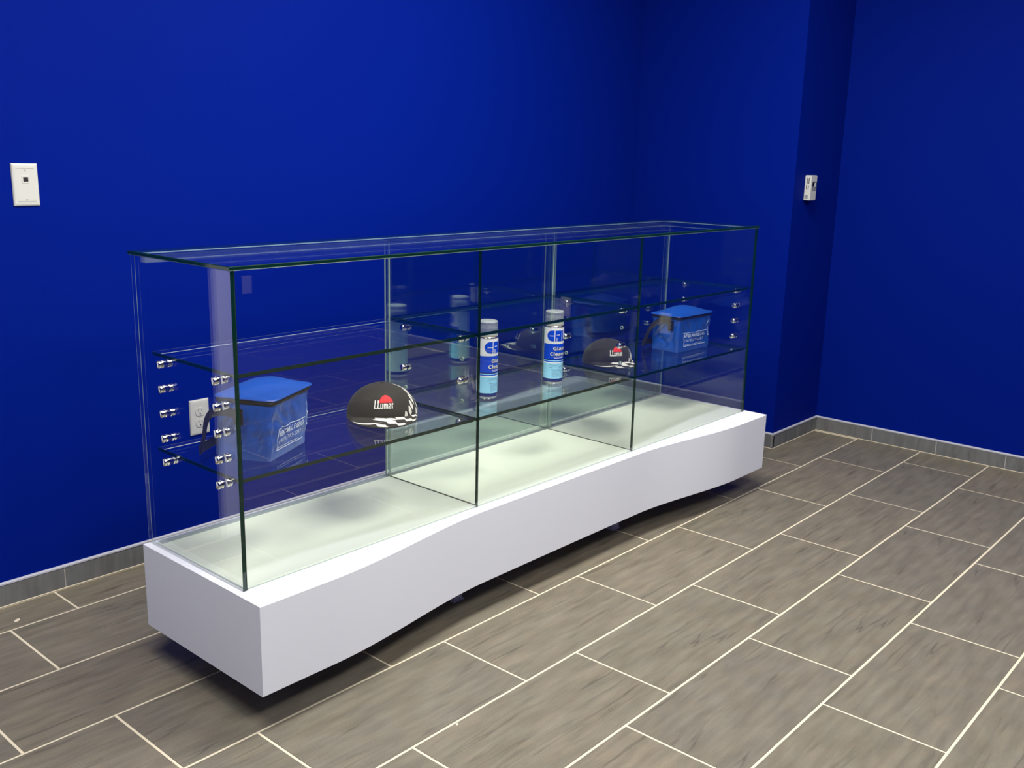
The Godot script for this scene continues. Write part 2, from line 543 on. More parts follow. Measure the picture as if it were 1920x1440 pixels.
func baseboards() -> void:
	var x0 := 0.286
	skirting("baseboard_left", "grey tile skirting along the long blue wall behind the showcase", Vector3(x0, 0, 0.0), 0.0, XP - x0, steps(0.877 - 0.305 - x0, XP - x0, 0.305))
	skirting("baseboard_return", "short grey tile skirting on the side of the boxed-out corner", Vector3(XP, 0, 0.0115), -PI / 2, ZP - 0.0115 + 0.0115, steps(0.25, 0.84, 0.305))
	skirting("baseboard_corner", "grey tile skirting below the thermostat on the boxed-out corner", Vector3(XP - 0.0115, 0, ZP), 0.0, XR - XP + 0.0115 - 0.0115, [0.27])
	skirting("baseboard_right", "grey tile skirting along the right blue wall", Vector3(XR, 0, ZP), -PI / 2, ZO - ZP, steps(0.2994, ZO - ZP, 0.3077))
	skirting("baseboard_back", "grey tile skirting along the blue wall behind the camera", Vector3(XR - 0.0115, 0, ZO), PI, XR - XL - 0.023, steps(0.3, XR - XL - 0.023, 0.3077))
	skirting("baseboard_end", "grey tile skirting along the blue end wall", Vector3(XL, 0, ZO), PI / 2, ZO - 0.012, steps(0.2, ZO - 0.012, 0.3077))

# ---------------------------------------------------------------- the showcase
const GX0 := 0.855
const GX1 := 3.255
const D1 := 1.6525
const D2 := 2.4475
const GY0 := 0.328
const GY1 := 1.081
const GZF := 1.025

# a glass slab: axis is the thin one; sides: {"-x": "d"/"p"/"", ...}; returns a mesh with clear faces, green edges and ground edges
func slab(size: Vector3, axis: int, pale := [], c := 0.0008, low_bevel := false, open := [], face := "clear_glass") -> ArrayMesh:
	var b := MB.new([M[face], M.glass_edge, M.ground_edge, M.glass_arris])
	var h := size / 2.0
	var p := (axis + 1) % 3; var q := (axis + 2) % 3
	for sg in [-1.0, 1.0]:
		var n := Vector3.ZERO; n[axis] = sg
		var v := []
		for k in [[-1, -1], [1, -1], [1, 1], [-1, 1]]:
			var w := Vector3.ZERO
			w[axis] = sg * h[axis]; w[p] = k[0] * (h[p] - c); w[q] = k[1] * (h[q] - c)
			v.append(w)
		b.quad(v[0], v[1], v[2], v[3], n, 0)
	for e in [[p, q], [q, p]]:
		var a: int = e[0]; var o: int = e[1]
		for sg in [-1.0, 1.0]:
			var side: String = ("-" if sg < 0 else "+") + "xyz"[a]
			var s := 2 if side in pale else (0 if side in open else 1)
			var n := Vector3.ZERO; n[a] = sg
			var v := []
			for k in [[-1, -1], [1, -1], [1, 1], [-1, 1]]:
				var w := Vector3.ZERO
				w[a] = sg * h[a]; w[o] = k[0] * h[o]; w[axis] = k[1] * (h[axis] - c)
				v.append(w)
			b.quad(v[0], v[1], v[2], v[3], n, s)
			for st in [-1.0, 1.0]:
				var m := Vector3.ZERO; m[a] = sg; m[axis] = st
				m = m.normalized()
				var u := []
				for k in [-1, 1]:
					var w := Vector3.ZERO
					w[a] = sg * h[a]; w[o] = k * h[o]; w[axis] = st * (h[axis] - c)
					u.append(w)
				for k in [1, -1]:
					var w := Vector3.ZERO
					w[a] = sg * (h[a] - c); w[o] = k * (h[o] - c); w[axis] = st * h[axis]
					u.append(w)
				b.quad(u[0], u[1], u[2], u[3], m, 2 if s != 1 or (low_bevel and st < 0) else 3)
	return b.mesh()

func slab_at(called: String, lo: Vector3, hi: Vector3, axis: int, parent: Node, pale := [], c := 0.0008, low_bevel := false, open := [], face := "clear_glass") -> MeshInstance3D:
	return obj(called, slab(hi - lo, axis, pale, c, low_bevel, open, face), null, parent, (lo + hi) / 2.0)

func plinth_front(x: float) -> float:
	var d := absf(x - 2.056)
	return 1.118 - 0.055 * smoothstep(1.0, 0.40, d) - 0.007 * maxf(0.0, 1.0 - d * d)

func plinth_mesh() -> ArrayMesh:
	var b := MB.new()
	var x0 := 0.836; var x1 := 3.277; var zb := 0.596; var y0 := 0.1; var y1 := 0.328; var c := 0.0015
	var n := 72
	for k in n:
		var xa := lerpf(x0, x1, float(k) / n); var xb := lerpf(x0, x1, float(k + 1) / n)
		var za := plinth_front(xa); var zb2 := plinth_front(xb)
		var na := Vector3(-(plinth_front(xa + 0.01) - plinth_front(xa - 0.01)) / 0.02, 0, 1).normalized()
		var nb := Vector3(-(plinth_front(xb + 0.01) - plinth_front(xb - 0.01)) / 0.02, 0, 1).normalized()
		var A0 := Vector3(xa, y0 + c, za); var A1 := Vector3(xa, y1 - c, za); var B0 := Vector3(xb, y0 + c, zb2); var B1 := Vector3(xb, y1 - c, zb2)
		b.tri(A0, B0, B1, na, nb, nb); b.tri(A0, B1, A1, na, nb, na)
		for e in [[y1, 1.0, A1, B1], [y0, -1.0, A0, B0]]:
			var up := Vector3(0, e[1], 0)
			var P := Vector3(xa, e[0], za - c); var Q := Vector3(xb, e[0], zb2 - c)
			b.quad(e[2], e[3], Q, P, (na + up).normalized())
			b.quad(P, Q, Vector3(xb, e[0], zb), Vector3(xa, e[0], zb), up)
	for e in [[x0, -1.0], [x1, 1.0]]:
		var zf := plinth_front(e[0])
		b.quad(Vector3(e[0], y0, zb), Vector3(e[0], y0, zf), Vector3(e[0], y1, zf), Vector3(e[0], y1, zb), Vector3(e[1], 0, 0))
	b.quad(Vector3(x0, y0, zb), Vector3(x1, y0, zb), Vector3(x1, y1, zb), Vector3(x0, y1, zb), Vector3(0, 0, -1))
	return b.mesh()

# a chrome shelf support through a glass upright: a grooved knob on either side, the axis along x
func support_mesh(half_glass: float, both: bool) -> ArrayMesh:
	var b := MB.new()
	var turn := Transform3D(Basis(Vector3.BACK, -PI / 2), Vector3.ZERO)
	var t := half_glass
	var prof := [Vector2(0.0001, t + 0.0145), Vector2(0.0062, t + 0.0145), Vector2(0.0078, t + 0.0135), Vector2(0.0090, t + 0.0115), Vector2(0.0090, t + 0.0085), Vector2(0.0066, t + 0.0075), Vector2(0.0066, t + 0.0055), Vector2(0.0092, t + 0.0045), Vector2(0.0092, t + 0.0006), Vector2(0.0001, t + 0.0003)]
	for q in prof.size():
		prof[q].x *= 1.13
	prof.reverse()
	b.lathe(prof, 24, turn)
	if both:
		var back := Transform3D(Basis(Vector3.BACK, PI / 2), Vector3.ZERO)
		b.lathe(prof, 24, back)
	return b.mesh()

func display_case() -> void:
	var s := group_node("display_case", Vector3(2.056, 0, 0.85))
	tag(s, "long glass display showcase on a white wavy-fronted plinth, against the blue wall", "display case")
	var o := -s.position
	obj("plinth", plinth_mesh(), M.white_laminate, s, o)
	box_at("deck_panel", o + Vector3(GX0 + 0.0105, GY0 + 0.0002, 0.617), o + Vector3(GX1 - 0.0105, GY0 + 0.005, GZF - 0.0068), 0.001, M.white_deck, s)
	for z in [0.68, 0.925]:
		for x in [0.98, 1.66, 2.49, 3.13]:
			var f := MB.new()
			f.box(Vector3(-0.019, 0.004, -0.019), Vector3(0.019, 0.1, 0.019), 0.002)
			f.box(Vector3(-0.022, 0, -0.022), Vector3(0.022, 0.005, 0.022), 0.001)
			obj("foot", f.mesh(), M.steel, s, o + Vector3(x, 0, z))
	# upright glass
	var upr := []
	upr.append(slab_at("end_panel", o + Vector3(GX0, GY0, 0.592), o + Vector3(GX0 + 0.010, GY1, GZF), 0, s, [], 0.0008, false, ["-z", "-y"]))
	upr.append(slab_at("divider_panel", o + Vector3(D1 - 0.003, GY0 + 0.005, 0.640), o + Vector3(D1 + 0.003, GY1, GZF - 0.0066), 0, s, ["-z"]))
	upr.append(slab_at("divider_panel", o + Vector3(D2 - 0.003, GY0 + 0.005, 0.640), o + Vector3(D2 + 0.003, GY1, GZF - 0.0066), 0, s, ["-z"]))
	upr.append(slab_at("end_panel", o + Vector3(GX1 - 0.010, GY0, 0.592), o + Vector3(GX1, GY1, GZF), 0, s, [], 0.0008, false, ["-z", "-y"]))
	var fx := [GX0 + 0.0103, D1, D2, GX1 - 0.0103]
	for k in 3:
		slab_at("front_panel", o + Vector3(fx[k] + 0.0003, GY0 + 0.0002, GZF - 0.006), o + Vector3(fx[k + 1] - 0.0003, GY1, GZF), 2, s, [], 0.0006, false, ["-y", "+y"])
	slab_at("top_panel", o + Vector3(GX0 - 0.004, GY1, 0.586), o + Vector3(GX1 + 0.004, GY1 + 0.0095, GZF + 0.004), 1, s, [], 0.0016, true)
	# sliding doors at the back of the middle and right bays, in clear tracks
	slab_at("sliding_door", o + Vector3(D1 - 0.012, GY0 + 0.008, 0.6315), o + Vector3(D2 + 0.02, GY1 - 0.006, 0.6375), 2, s, ["-x", "+x"], 0.0008, false, [], "reflective_glass")
	slab_at("sliding_door", o + Vector3(D2 - 0.03, GY0 + 0.008, 0.6215), o + Vector3(GX1 - 0.0115, GY1 - 0.006, 0.6275), 2, s, ["-x", "+x"], 0.0008, false, [], "reflective_glass")
	for e in [[GY1 - 0.018, GY1 - 0.0004, "top_track"], [GY0 + 0.0052, GY0 + 0.012, "bottom_track"]]:
		var b := MB.new()
		var up: bool = e[0] > 0.6
		for z in [0.6185, 0.6287, 0.6389]:
			b.box(Vector3(GX0 + 0.0105, e[0], z), Vector3(GX1 - 0.0105, e[1], z + 0.001))
		var yy: float = e[1] - 0.001 if up else e[0]
		b.box(Vector3(GX0 + 0.0105, yy, 0.6175), Vector3(GX1 - 0.0105, yy + 0.001, 0.6409))
		obj(e[2], b.mesh(), M.clear_track, s, o)
	# shelf supports
	var both10 := support_mesh(0.005, true)
	var both6 := support_mesh(0.003, true)
	var ring := MB.new()
	var rp := []
	for k in 13:
		var a := TAU * k / 12.0
		rp.append(Vector2(0.0052 + 0.0012 * cos(a), 0.0034 * sin(a)))
	ring.lathe(rp, 18, Transform3D(Basis(Vector3.BACK, -PI / 2), Vector3.ZERO))
	var ring_mesh := ring.mesh()
	var ys := [0.8254, 0.7640, 0.7015, 0.6385, 0.5775]
	for k in 4:
		for j in 5:
			for z in [0.714, 0.955]:
				var at: Vector3 = o + Vector3([GX0 + 0.005, D1, D2, GX1 - 0.005][k], ys[j], z) - upr[k].position
				if k in [1, 2]:
					if j in [1, 3]:
						obj("hole_ring", ring_mesh, M.ground_edge, upr[k], at)
					else:
						obj("shelf_support", both6, M.chrome, upr[k], at)
				else:
					obj("shelf_support", both10, M.chrome, upr[k], at)

func shelves() -> void:
	var bays := [[GX0 + 0.0115, D1 - 0.0045], [D1 + 0.0045, D2 - 0.0045], [D2 + 0.0045, GX1 - 0.0115]]
	var words := ["left", "middle", "right"]
	for j in 2:
		for k in 3:
			var y: float = [0.8360, 0.5882][j]
			var size := Vector3(bays[k][1] - bays[k][0], 0.0095, 0.362)
			var o := obj("glass_shelf", slab(size, 1, [], 0.0008, false, ["-z"] if k == 0 else []), null, self, Vector3((bays[k][0] + bays[k][1]) / 2.0, y + 0.00475, 0.830))
			var holding: String = ["under the creased cooler bag", "under two spray cans", "under the neater cooler bag"][k]
			tag(o, "empty clear glass upper shelf in the %s bay of the showcase" % words[k] if j == 0 else "clear glass lower shelf in the %s bay, %s" % [words[k], holding], "shelf", "glass shelves in the showcase")

# ---------------------------------------------------------------- goods on the lower shelves
const SHELF_Y := 0.5979

func toward(at: Vector3, right_deg: float) -> float:
	# the turn that makes local +z face the camera's place, then right_deg further to the right as seen from there
	var d := CAM - at
	return atan2(d.x, d.z) + deg_to_rad(right_deg)

func goods() -> void:
	var c1 := Vector3(1.878, SHELF_Y, 0.846)
	var c2 := Vector3(2.194, SHELF_Y, 0.857)
	var a := spray_can(c1, toward(c1, 57.0))
	tag(a, "blue and white glass cleaner spray can, nearer the left divider, lettering turned away", "spray can", "spray cans on the lower middle shelf")
	var b: Node3D = a.duplicate()
	put(self, b, "spray_can")
	b.position = c2
	b.rotation.y = toward(c2, 32.0)
	tag(b, "blue and white glass cleaner spray can standing in front of the right divider", "spray can", "spray cans on the lower middle shelf")
	bag(Vector3(1.044, SHELF_Y, 0.841), deg_to_rad(26.1), 0.200, 0.156, 0.150, 11, [Vector3(-0.105, 0.114, 0.0), Vector3(-0.112, 0.124, -0.03), Vector3(-0.120, 0.121, -0.058), Vector3(-0.126, 0.10, -0.074), Vector3(-0.124, 0.06, -0.084), Vector3(-0.120, 0.026, -0.095), Vector3(-0.09, 0.014, -0.118), Vector3(0.0, 0.014, -0.125), Vector3(0.09, 0.02, -0.118), Vector3(0.118, 0.06, -0.08), Vector3(0.113, 0.10, -0.03), Vector3(0.105, 0.114, 0.0)], "crumpled blue cooler bag with black zip and white print, in the left bay", 0.022)
	bag(Vector3(3.046, SHELF_Y + 0.0006, 0.829), deg_to_rad(-2.0), 0.232, 0.134, 0.142, 23, [Vector3(-0.118, 0.108, 0.03), Vector3(-0.122, 0.126, 0.012), Vector3(-0.136, 0.116, -0.02), Vector3(-0.152, 0.085, -0.045), Vector3(-0.160, 0.05, -0.055), Vector3(-0.158, 0.024, -0.07), Vector3(-0.11, 0.020, -0.1), Vector3(0.0, 0.020, -0.108), Vector3(0.10, 0.05, -0.105), Vector3(0.132, 0.12, -0.07), Vector3(0.128, 0.14, -0.03), Vector3(0.118, 0.11, 0.03)], "blue cooler bag with drooping black strap, on the lower right-bay shelf")
	var h1 := Vector3(1.478, SHELF_Y, 0.805)
	cap(h1, toward(h1, 4.0), Vector3(1.04, 1.0, 1.0), "black cap with checkered brim and red sun logo, on the lower left-bay shelf")
	var h2 := Vector3(2.585, SHELF_Y, 0.800)
	cap(h2, toward(h2, 24.0), Vector3(0.94, 0.90, 0.94), "black cap with red sun logo, behind the right divider next to the cooler bag")

func spray_can(at: Vector3, turn: float) -> Node3D:
	var t := group_node("spray_can", at, turn)
	var R := 0.033
	var body := MB.new()
	body.lathe([Vector2(0.0001, 0.002), Vector2(0.028, 0.0), Vector2(0.0322, 0.0006), Vector2(0.0334, 0.002), Vector2(0.0330, 0.0036)], 40)
	obj("bottom_rim", body.mesh(), M.can_metal, t)
	body = MB.new()
	body.lathe([Vector2(0.0330, 0.1868), Vector2(0.0334, 0.1882), Vector2(0.0326, 0.190), Vector2(0.0300, 0.1925), Vector2(0.0001, 0.1926)], 40)
	obj("top_rim", body.mesh(), M.can_metal, t)
	var bands := [[0.0036, 0.0140, "can_navy", "foot_band"], [0.0140, 0.0665, "can_light", "label_lower"], [0.0665, 0.0700, "can_white", "label_stripe"], [0.0700, 0.0735, "can_blue", "label_stripe"], [0.0735, 0.0765, "can_light", "label_stripe"], [0.0765, 0.0800, "can_navy", "label_stripe"], [0.0800, 0.1325, "can_blue", "label_middle"], [0.1325, 0.1868, "can_white", "label_upper"]]
	for e in bands:
		var b := MB.new()
		b.lathe([Vector2(R, e[0]), Vector2(R, e[1])], 48)
		obj(e[3], b.mesh(), M[e[2]], t)
	var ring := MB.new()
	ring.lathe([Vector2(0.0300, 0.1925), Vector2(0.0312, 0.1932), Vector2(0.0312, 0.1955), Vector2(0.0300, 0.1962)], 40)
	obj("collar", ring.mesh(), M.can_cream, t)
	var cp := MB.new()
	cp.lathe([Vector2(0.0001, 0.1945), Vector2(0.0316, 0.1945), Vector2(0.0318, 0.200), Vector2(0.0312, 0.2325), Vector2(0.0306, 0.2365), Vector2(0.0296, 0.2387), Vector2(0.0282, 0.2399), Vector2(0.0265, 0.2405), Vector2(0.0001, 0.2407)], 40)
	obj("lid", cp.mesh(), M.can_cap, t)
	var lay := func(x: float, y: float):
		var a := x / R
		var n := Vector3(sin(a), 0, cos(a))
		return [n * (R + 0.0003) + Vector3(0, y, 0), n]
	var lay2 := func(x: float, y: float):
		var a := x / R
		var n := Vector3(sin(a), 0, cos(a))
		return [n * (R + 0.0006) + Vector3(0, y, 0), n]
	# the pale panel of directions that goes round the back of the can
	var bk := MB.new()
	flat_print(bk, rect2(R * 1.86, 0.0142, R * (TAU - 1.86), 0.1866), lay, 0.003)
	obj("back_label", bk.mesh(), M.can_pale, t)
	# emblem: three joined letters cut out of one blue rounded block
	var em := MB.new()
	var block := PackedVector2Array()
	for k in 17:
		var a := PI / 2 + PI * k / 16.0
		block.append(Vector2(-0.024 + 0.0182 * cos(a), 0.1595 + 0.0182 * sin(a)))
	block.append_array(PackedVector2Array([Vector2(0.0400, 0.1413), Vector2(0.0400, 0.1777)]))
	flat_print(em, block, lay, 0.003)
	obj("emblem", em.mesh(), M.can_blue, t)
	var wl := MB.new()
	for q in [[-0.0165, 0.1413, -0.0143, 0.1777], [-0.0330, 0.1586, -0.0165, 0.1604], [-0.0090, 0.1413, -0.0072, 0.1540], [-0.0090, 0.1620, 0.0020, 0.1637], [0.0095, 0.1413, 0.0117, 0.1777], [0.0180, 0.1480, 0.0400, 0.1777]]:
		flat_print(wl, rect2(q[0], q[1], q[2], q[3]), lay2, 0.003)
	obj("emblem_line", wl.mesh(), M.can_white, t)
	# words with a dark outline
	var dark := MB.new(); var white := MB.new()
	for w in [["Glass", Vector2(0.004, 0.1170), Vector2(0.047, 0.0125)], ["Cleaner", Vector2(0.004, 0.0985), Vector2(0.066, 0.0125)]]:
		for e in [Vector2(0.0009, 0), Vector2(-0.0009, 0), Vector2(0, 0.0009), Vector2(0, -0.0009)]:
			letters(dark, w[0], w[1] + e + Vector2(0.0006, -0.0006), w[2] + Vector2(0.0006, 0.0006), lay)
		letters(white, w[0], w[1], w[2], lay2)
	for k in 2:
		flat_print(white, rect2(-0.018 + 0.002 * k, 0.0872 - 0.0032 * k, 0.024 - 0.004 * k, 0.0883 - 0.0032 * k), lay, 0.003)
	obj("lettering", white.mesh(), M.can_white, t)
	obj("lettering_outline", dark.mesh(), M.print_dark, t)
	var fine := MB.new()
	var rng := RandomNumberGenerator.new()
	rng.seed = 3
	for k in 11:
		var y := 0.0605 - k * 0.0040
		var x := -0.032 + (0.010 if k > 4 else 0.0)
		while x < 0.034:
			var w := rng.randf_range(0.003, 0.010)
			if k != 3 and rng.randf() < 0.85:
				flat_print(fine, rect2(x, y, minf(x + w, 0.035), y + 0.0010), lay, 0.004)
			x += w + 0.0012
	obj("fine_print", fine.mesh(), M.print_grey, t)
	return t

# ---- soft cooler bag
func bag(at: Vector3, turn: float, w: float, d: float, h: float, sd: int, strap: Array, label: String, lean := 0.0) -> void:
	var t := group_node("cooler_bag", at, turn)
	tag(t, label, "cooler bag", "blue cooler bags in the showcase")
	var ns := FastNoiseLite.new()
	ns.seed = sd; ns.frequency = 5.5; ns.fractal_octaves = 2
	var cr := FastNoiseLite.new()
	cr.seed = sd + 5; cr.frequency = 9.0; cr.fractal_type = FastNoiseLite.FRACTAL_RIDGED; cr.fractal_octaves = 2
	var R := 0.013
	# rounded rectangle: s in 0..1 -> point, outward normal
	var per := 2.0 * (w + d - 4.0 * R) + TAU * R
	var outline := func(s: float) -> Array:
		var l := fposmod(s, 1.0) * per
		var legs := [[Vector2(-w / 2 + R, d / 2), Vector2(1, 0), w - 2 * R], [Vector2(w / 2, d / 2 - R), Vector2(0, -1), d - 2 * R], [Vector2(w / 2 - R, -d / 2), Vector2(-1, 0), w - 2 * R], [Vector2(-w / 2, -d / 2 + R), Vector2(0, 1), d - 2 * R]]
		var out := [Vector2(0, 1), Vector2(1, 0), Vector2(0, -1), Vector2(-1, 0)]
		for k in 4:
			if l <= legs[k][2]:
				return [legs[k][0] + legs[k][1] * l, out[k]]
			l -= legs[k][2]
			if l <= PI / 2 * R:
				var a := l / R
				var n: Vector2 = (out[k] * cos(a) + out[(k + 1) % 4] * sin(a))
				var ctr: Vector2 = legs[k][0] + legs[k][1] * legs[k][2] - out[k] * R
				return [ctr + n * R, n]
			l -= PI / 2 * R
		return [legs[0][0], out[0]]
	var swell := func(p: Vector2, n: Vector2, y: float) -> float:
		var v := y / h
		var e := sin(PI * clampf(v, 0, 1))
		var corner := minf(absf(absf(p.x) - w / 2), absf(absf(p.y) - d / 2)) if n.x * n.y != 0.0 else 0.0
		var along: float = 1.0 - pow(absf(p.x * absf(n.y) * 2.0 / w + p.y * absf(n.x) * 2.0 / d), 2.0)
		var crease: float = cr.get_noise_3d(p.x * 1.5 + y * 1.1, y * 0.30, p.y * 1.5 - y * 0.6)
		return e * (0.0035 * along + 0.0050 * ns.get_noise_3d(p.x, y, p.y) - 0.0110 * maxf(0.0, crease - 0.15)) + 0.004 * (v - 0.5) - 0.003 * pow(1.0 - minf(v * 8.0, 1.0), 2.0) - corner * 0.0
	var n_u := 112
	var b := MB.new()
	b.grid(n_u, 26, func(u, v):
		var o = outline.call(u)
		var y: float = v * (h - 0.004)
		var p: Vector2 = o[0] + o[1] * swell.call(o[0], o[1], y)
		return Vector3(p.x + lean * y / h, y, p.y), false, 0, true)
	# floor of the bag
	b.grid(n_u, 1, func(u, v):
		var o = outline.call(u)
		var p: Vector2 = (o[0] + o[1] * swell.call(o[0], o[1], 0.0)) * (1.0 - v * 0.999)
		return Vector3(p.x, 0.0, p.y), true, 0, true)
	obj("body", b.mesh(), M.bag_blue, t)
	# zip band
	var zb := MB.new()
	zb.grid(n_u, 5, func(u, v):
		var o = outline.call(u)
		var y: float = h - 0.0125 + v * 0.0115 + 0.0015 * ns.get_noise_2d(u * 3.0, 4.0)
		var p: Vector2 = o[0] + o[1] * (swell.call(o[0], o[1], y) + 0.0012 + 0.0018 * sin(PI * v))
		return Vector3(p.x + lean * y / h, y, p.y), false, 0, true)
	obj("zip", zb.mesh(), M.bag_black, t)
	# lid: an edge roll and a soft dome
	var ld := MB.new()
	ld.grid(n_u, 14, func(u, v):
		var o = outline.call(u)
		var k: float = 1.0 - maxf(0.0, v - 0.16) / 0.84 * 0.999
		var roll: float = 0.0035 * cos(minf(v, 0.16) / 0.16 * PI / 2)
		var q: Vector2 = o[0]
		var p: Vector2 = q * k + o[1] * (roll + 0.004) * (1.0 if v < 0.2 else k)
		var rise: float = 0.004 * sin(minf(v, 0.16) / 0.16 * PI / 2)
		var ex: float = 1.0 - pow(absf(p.x) / (w / 2 + 0.004), 2.0)
		var ez: float = 1.0 - pow(absf(p.y) / (d / 2 + 0.004), 2.0)
		var dome: float = 0.024 * clampf(ex, 0, 1) * clampf(ez, 0, 1)
		var ripple: float = 0.0035 * ns.get_noise_3d(p.x * 1.5, 9.0, p.y * 1.5) * clampf((1.0 - k) * 3.0, 0, 1)
		return Vector3(p.x + lean, h - 0.001 + rise + dome + ripple, p.y), false, 0, true)
	obj("lid", ld.mesh(), M.bag_blue, t)
	# strap: a flat ribbon along a smoothed path
	var cv := Curve3D.new()
	for k in strap.size():
		var tan: Vector3 = (strap[mini(k + 1, strap.size() - 1)] - strap[maxi(k - 1, 0)]) / 6.0
		cv.add_point(strap[k], -tan, tan)
	cv.bake_interval = 0.004
	var L := cv.get_baked_length()
	var sb := MB.new()
	var ribbon := func(u: float, off: float) -> Array:
		var p := cv.sample_baked(u * L)
		var q := cv.sample_baked(minf(u * L + 0.003, L)) - cv.sample_baked(maxf(u * L - 0.003, 0.0))
		var dirn := q.normalized()
		var outw := Vector3(p.x / (w / 2), 0, p.z / (d / 2))
		outw = outw.normalized()
		var side := dirn.cross(outw).normalized()
		return [p + outw * off, side]
	for sg in [0.0, 0.0016]:
		sb.grid(60, 2, func(u, v):
			var e = ribbon.call(u, sg)
			return e[0] + e[1] * (v - 0.5) * 0.024, sg == 0.0)
	for sg in [-0.5, 0.5]:
		sb.grid(60, 1, func(u, v):
			var e = ribbon.call(u, v * 0.0016)
			return e[0] + e[1] * sg * 0.024, sg < 0)
	var st := obj("strap", sb.mesh(), M.bag_black, t)
	# stitched patch with two rivets at the near end of the strap
	var pt := MB.new()
	var p0: Vector3 = strap[0]
	pt.box(Vector3(p0.x - 0.0045, p0.y - 0.024, p0.z - 0.013), Vector3(p0.x + 0.0005, p0.y + 0.018, p0.z + 0.013), 0.002)
	obj("strap_patch", pt.mesh(), M.bag_black, t)
	var rv := MB.new()
	for k in 2:
		rv.lathe([Vector2(0.0036, 0.0), Vector2(0.0032, 0.0012), Vector2(0.0001, 0.0018)], 14, Transform3D(Basis(Vector3.BACK, PI / 2), Vector3(p0.x - 0.0045, p0.y + 0.002 - 0.014 * k, p0.z)))
	obj("rivet", rv.mesh(), M.rivet, st)
	# print on the front face
	var lay := func(x: float, y: float):
		var off: float = d / 2 + swell.call(Vector2(x, d / 2), Vector2(0, 1), y) + 0.0007
		return [Vector3(x + lean * y / h, y, off), Vector3(0, 0, 1)]
	var s := w / 0.205
	var fr := MB.new()
	var x0 := -0.068 * s; var x1 := 0.070 * s; var y0 := 0.020; var y1 := 0.074
	for q in [[x0, y1 - 0.002, x1, y1], [x0, y0, x0 + 0.002, y1], [x0, y0, x1, y0 + 0.002], [x0 + 0.004, y0 + 0.0055, x1 - 0.03, y0 + 0.0068]]:
		flat_print(fr, rect2(q[0], q[1], q[2], q[3]), lay, 0.006)
	obj("print_frame", fr.mesh(), M.bag_print, t)
	var tx := MB.new()
	letters(tx, "BENTONVILLE GLASS", Vector2((x0 + x1) / 2, 0.0610), Vector2(0.124 * s, 0.0135), lay)
	letters(tx, "(479) 273-2997", Vector2((x0 + x1) / 2 - 0.004, 0.0415), Vector2(0.112 * s, 0.0120), lay, false)
	obj("lettering", tx.mesh(), M.bag_print, t)
	# the curling scroll mark beside the frame
	var fg := MB.new()
	var path := PackedVector2Array()
	for k in 64:
		var a := float(k) / 63.0
		path.append(Vector2(0.0790 * s + (0.0075 - 0.004 * a) * sin(a * 15.0) + 0.004 * sin(a * 4.0), 0.044 + 0.072 * a + 0.006 * cos(a * 15.0)))
	for piece in Geometry2D.offset_polyline(path, 0.0012, Geometry2D.JOIN_ROUND, Geometry2D.END_ROUND):
		if not Geometry2D.is_polygon_clockwise(piece):
			flat_print(fg, piece, lay, 0.006)
	for k in 62:
		var a := path[k]; var c := path[k + 1]
		var nrm := (c - a).orthogonal().normalized() * 0.0012
		flat_print(fg, PackedVector2Array([a - nrm, c - nrm, c + nrm, a + nrm]), lay, 0.006)
	obj("scroll_mark", fg.mesh(), M.bag_print, t)

# ---- baseball cap: local +z is the peak
func crown_point(az: float, v: float) -> Vector3:
	var rx := 0.098; var rz := 0.098; var h := 0.092
	var front := clampf(cos(az), 0.0, 1.0)
	var p := 2.0 + 0.5 * front
	var r := pow(1.0 - pow(v, p), 1.0 / 2.0)
	var tall := h * (1.0 - 0.02 * cos(az) * (1.0 - v))
	return Vector3(rx * r * sin(az), 0.004 + tall * v + 0.002, rz * r * cos(az) + 0.006 * v * front)

func crown_lay(x: float, y: float, off: float) -> Array:
	var az := x / 0.095
	var v := clampf((y - 0.006) / 0.092, 0.02, 0.97)
	var p := crown_point(az, v)
	var n := (crown_point(az + 0.02, v) - crown_point(az - 0.02, v)).cross(crown_point(az, v + 0.01) - crown_point(az, v - 0.01)).normalized()
	if n.dot(Vector3(p.x, 0.02, p.z)) < 0:
		n = -n
	return [p + n * off, n]

func brim_point(u: float, w: float) -> Vector3:
	# u -1..1 across, w 0..1 from the crown out
	var az := u * deg_to_rad(82.0)
	var inner := crown_point(az, 0.06 + 0.10 * pow(maxf(0.0, cos(u * PI / 2)), 1.5))
	var reach := 0.064 * pow(maxf(0.0, cos(u * PI / 2)), 0.55)
	var out := Vector3(inner.x * (1.0 - 0.03 * w), 0, inner.z + reach * w)
	var arch := 0.0065 * (1.0 - u * u) + 0.003
	return Vector3(out.x, lerpf(inner.y, arch, smoothstep(0.0, 1.0, w)) , out.z)

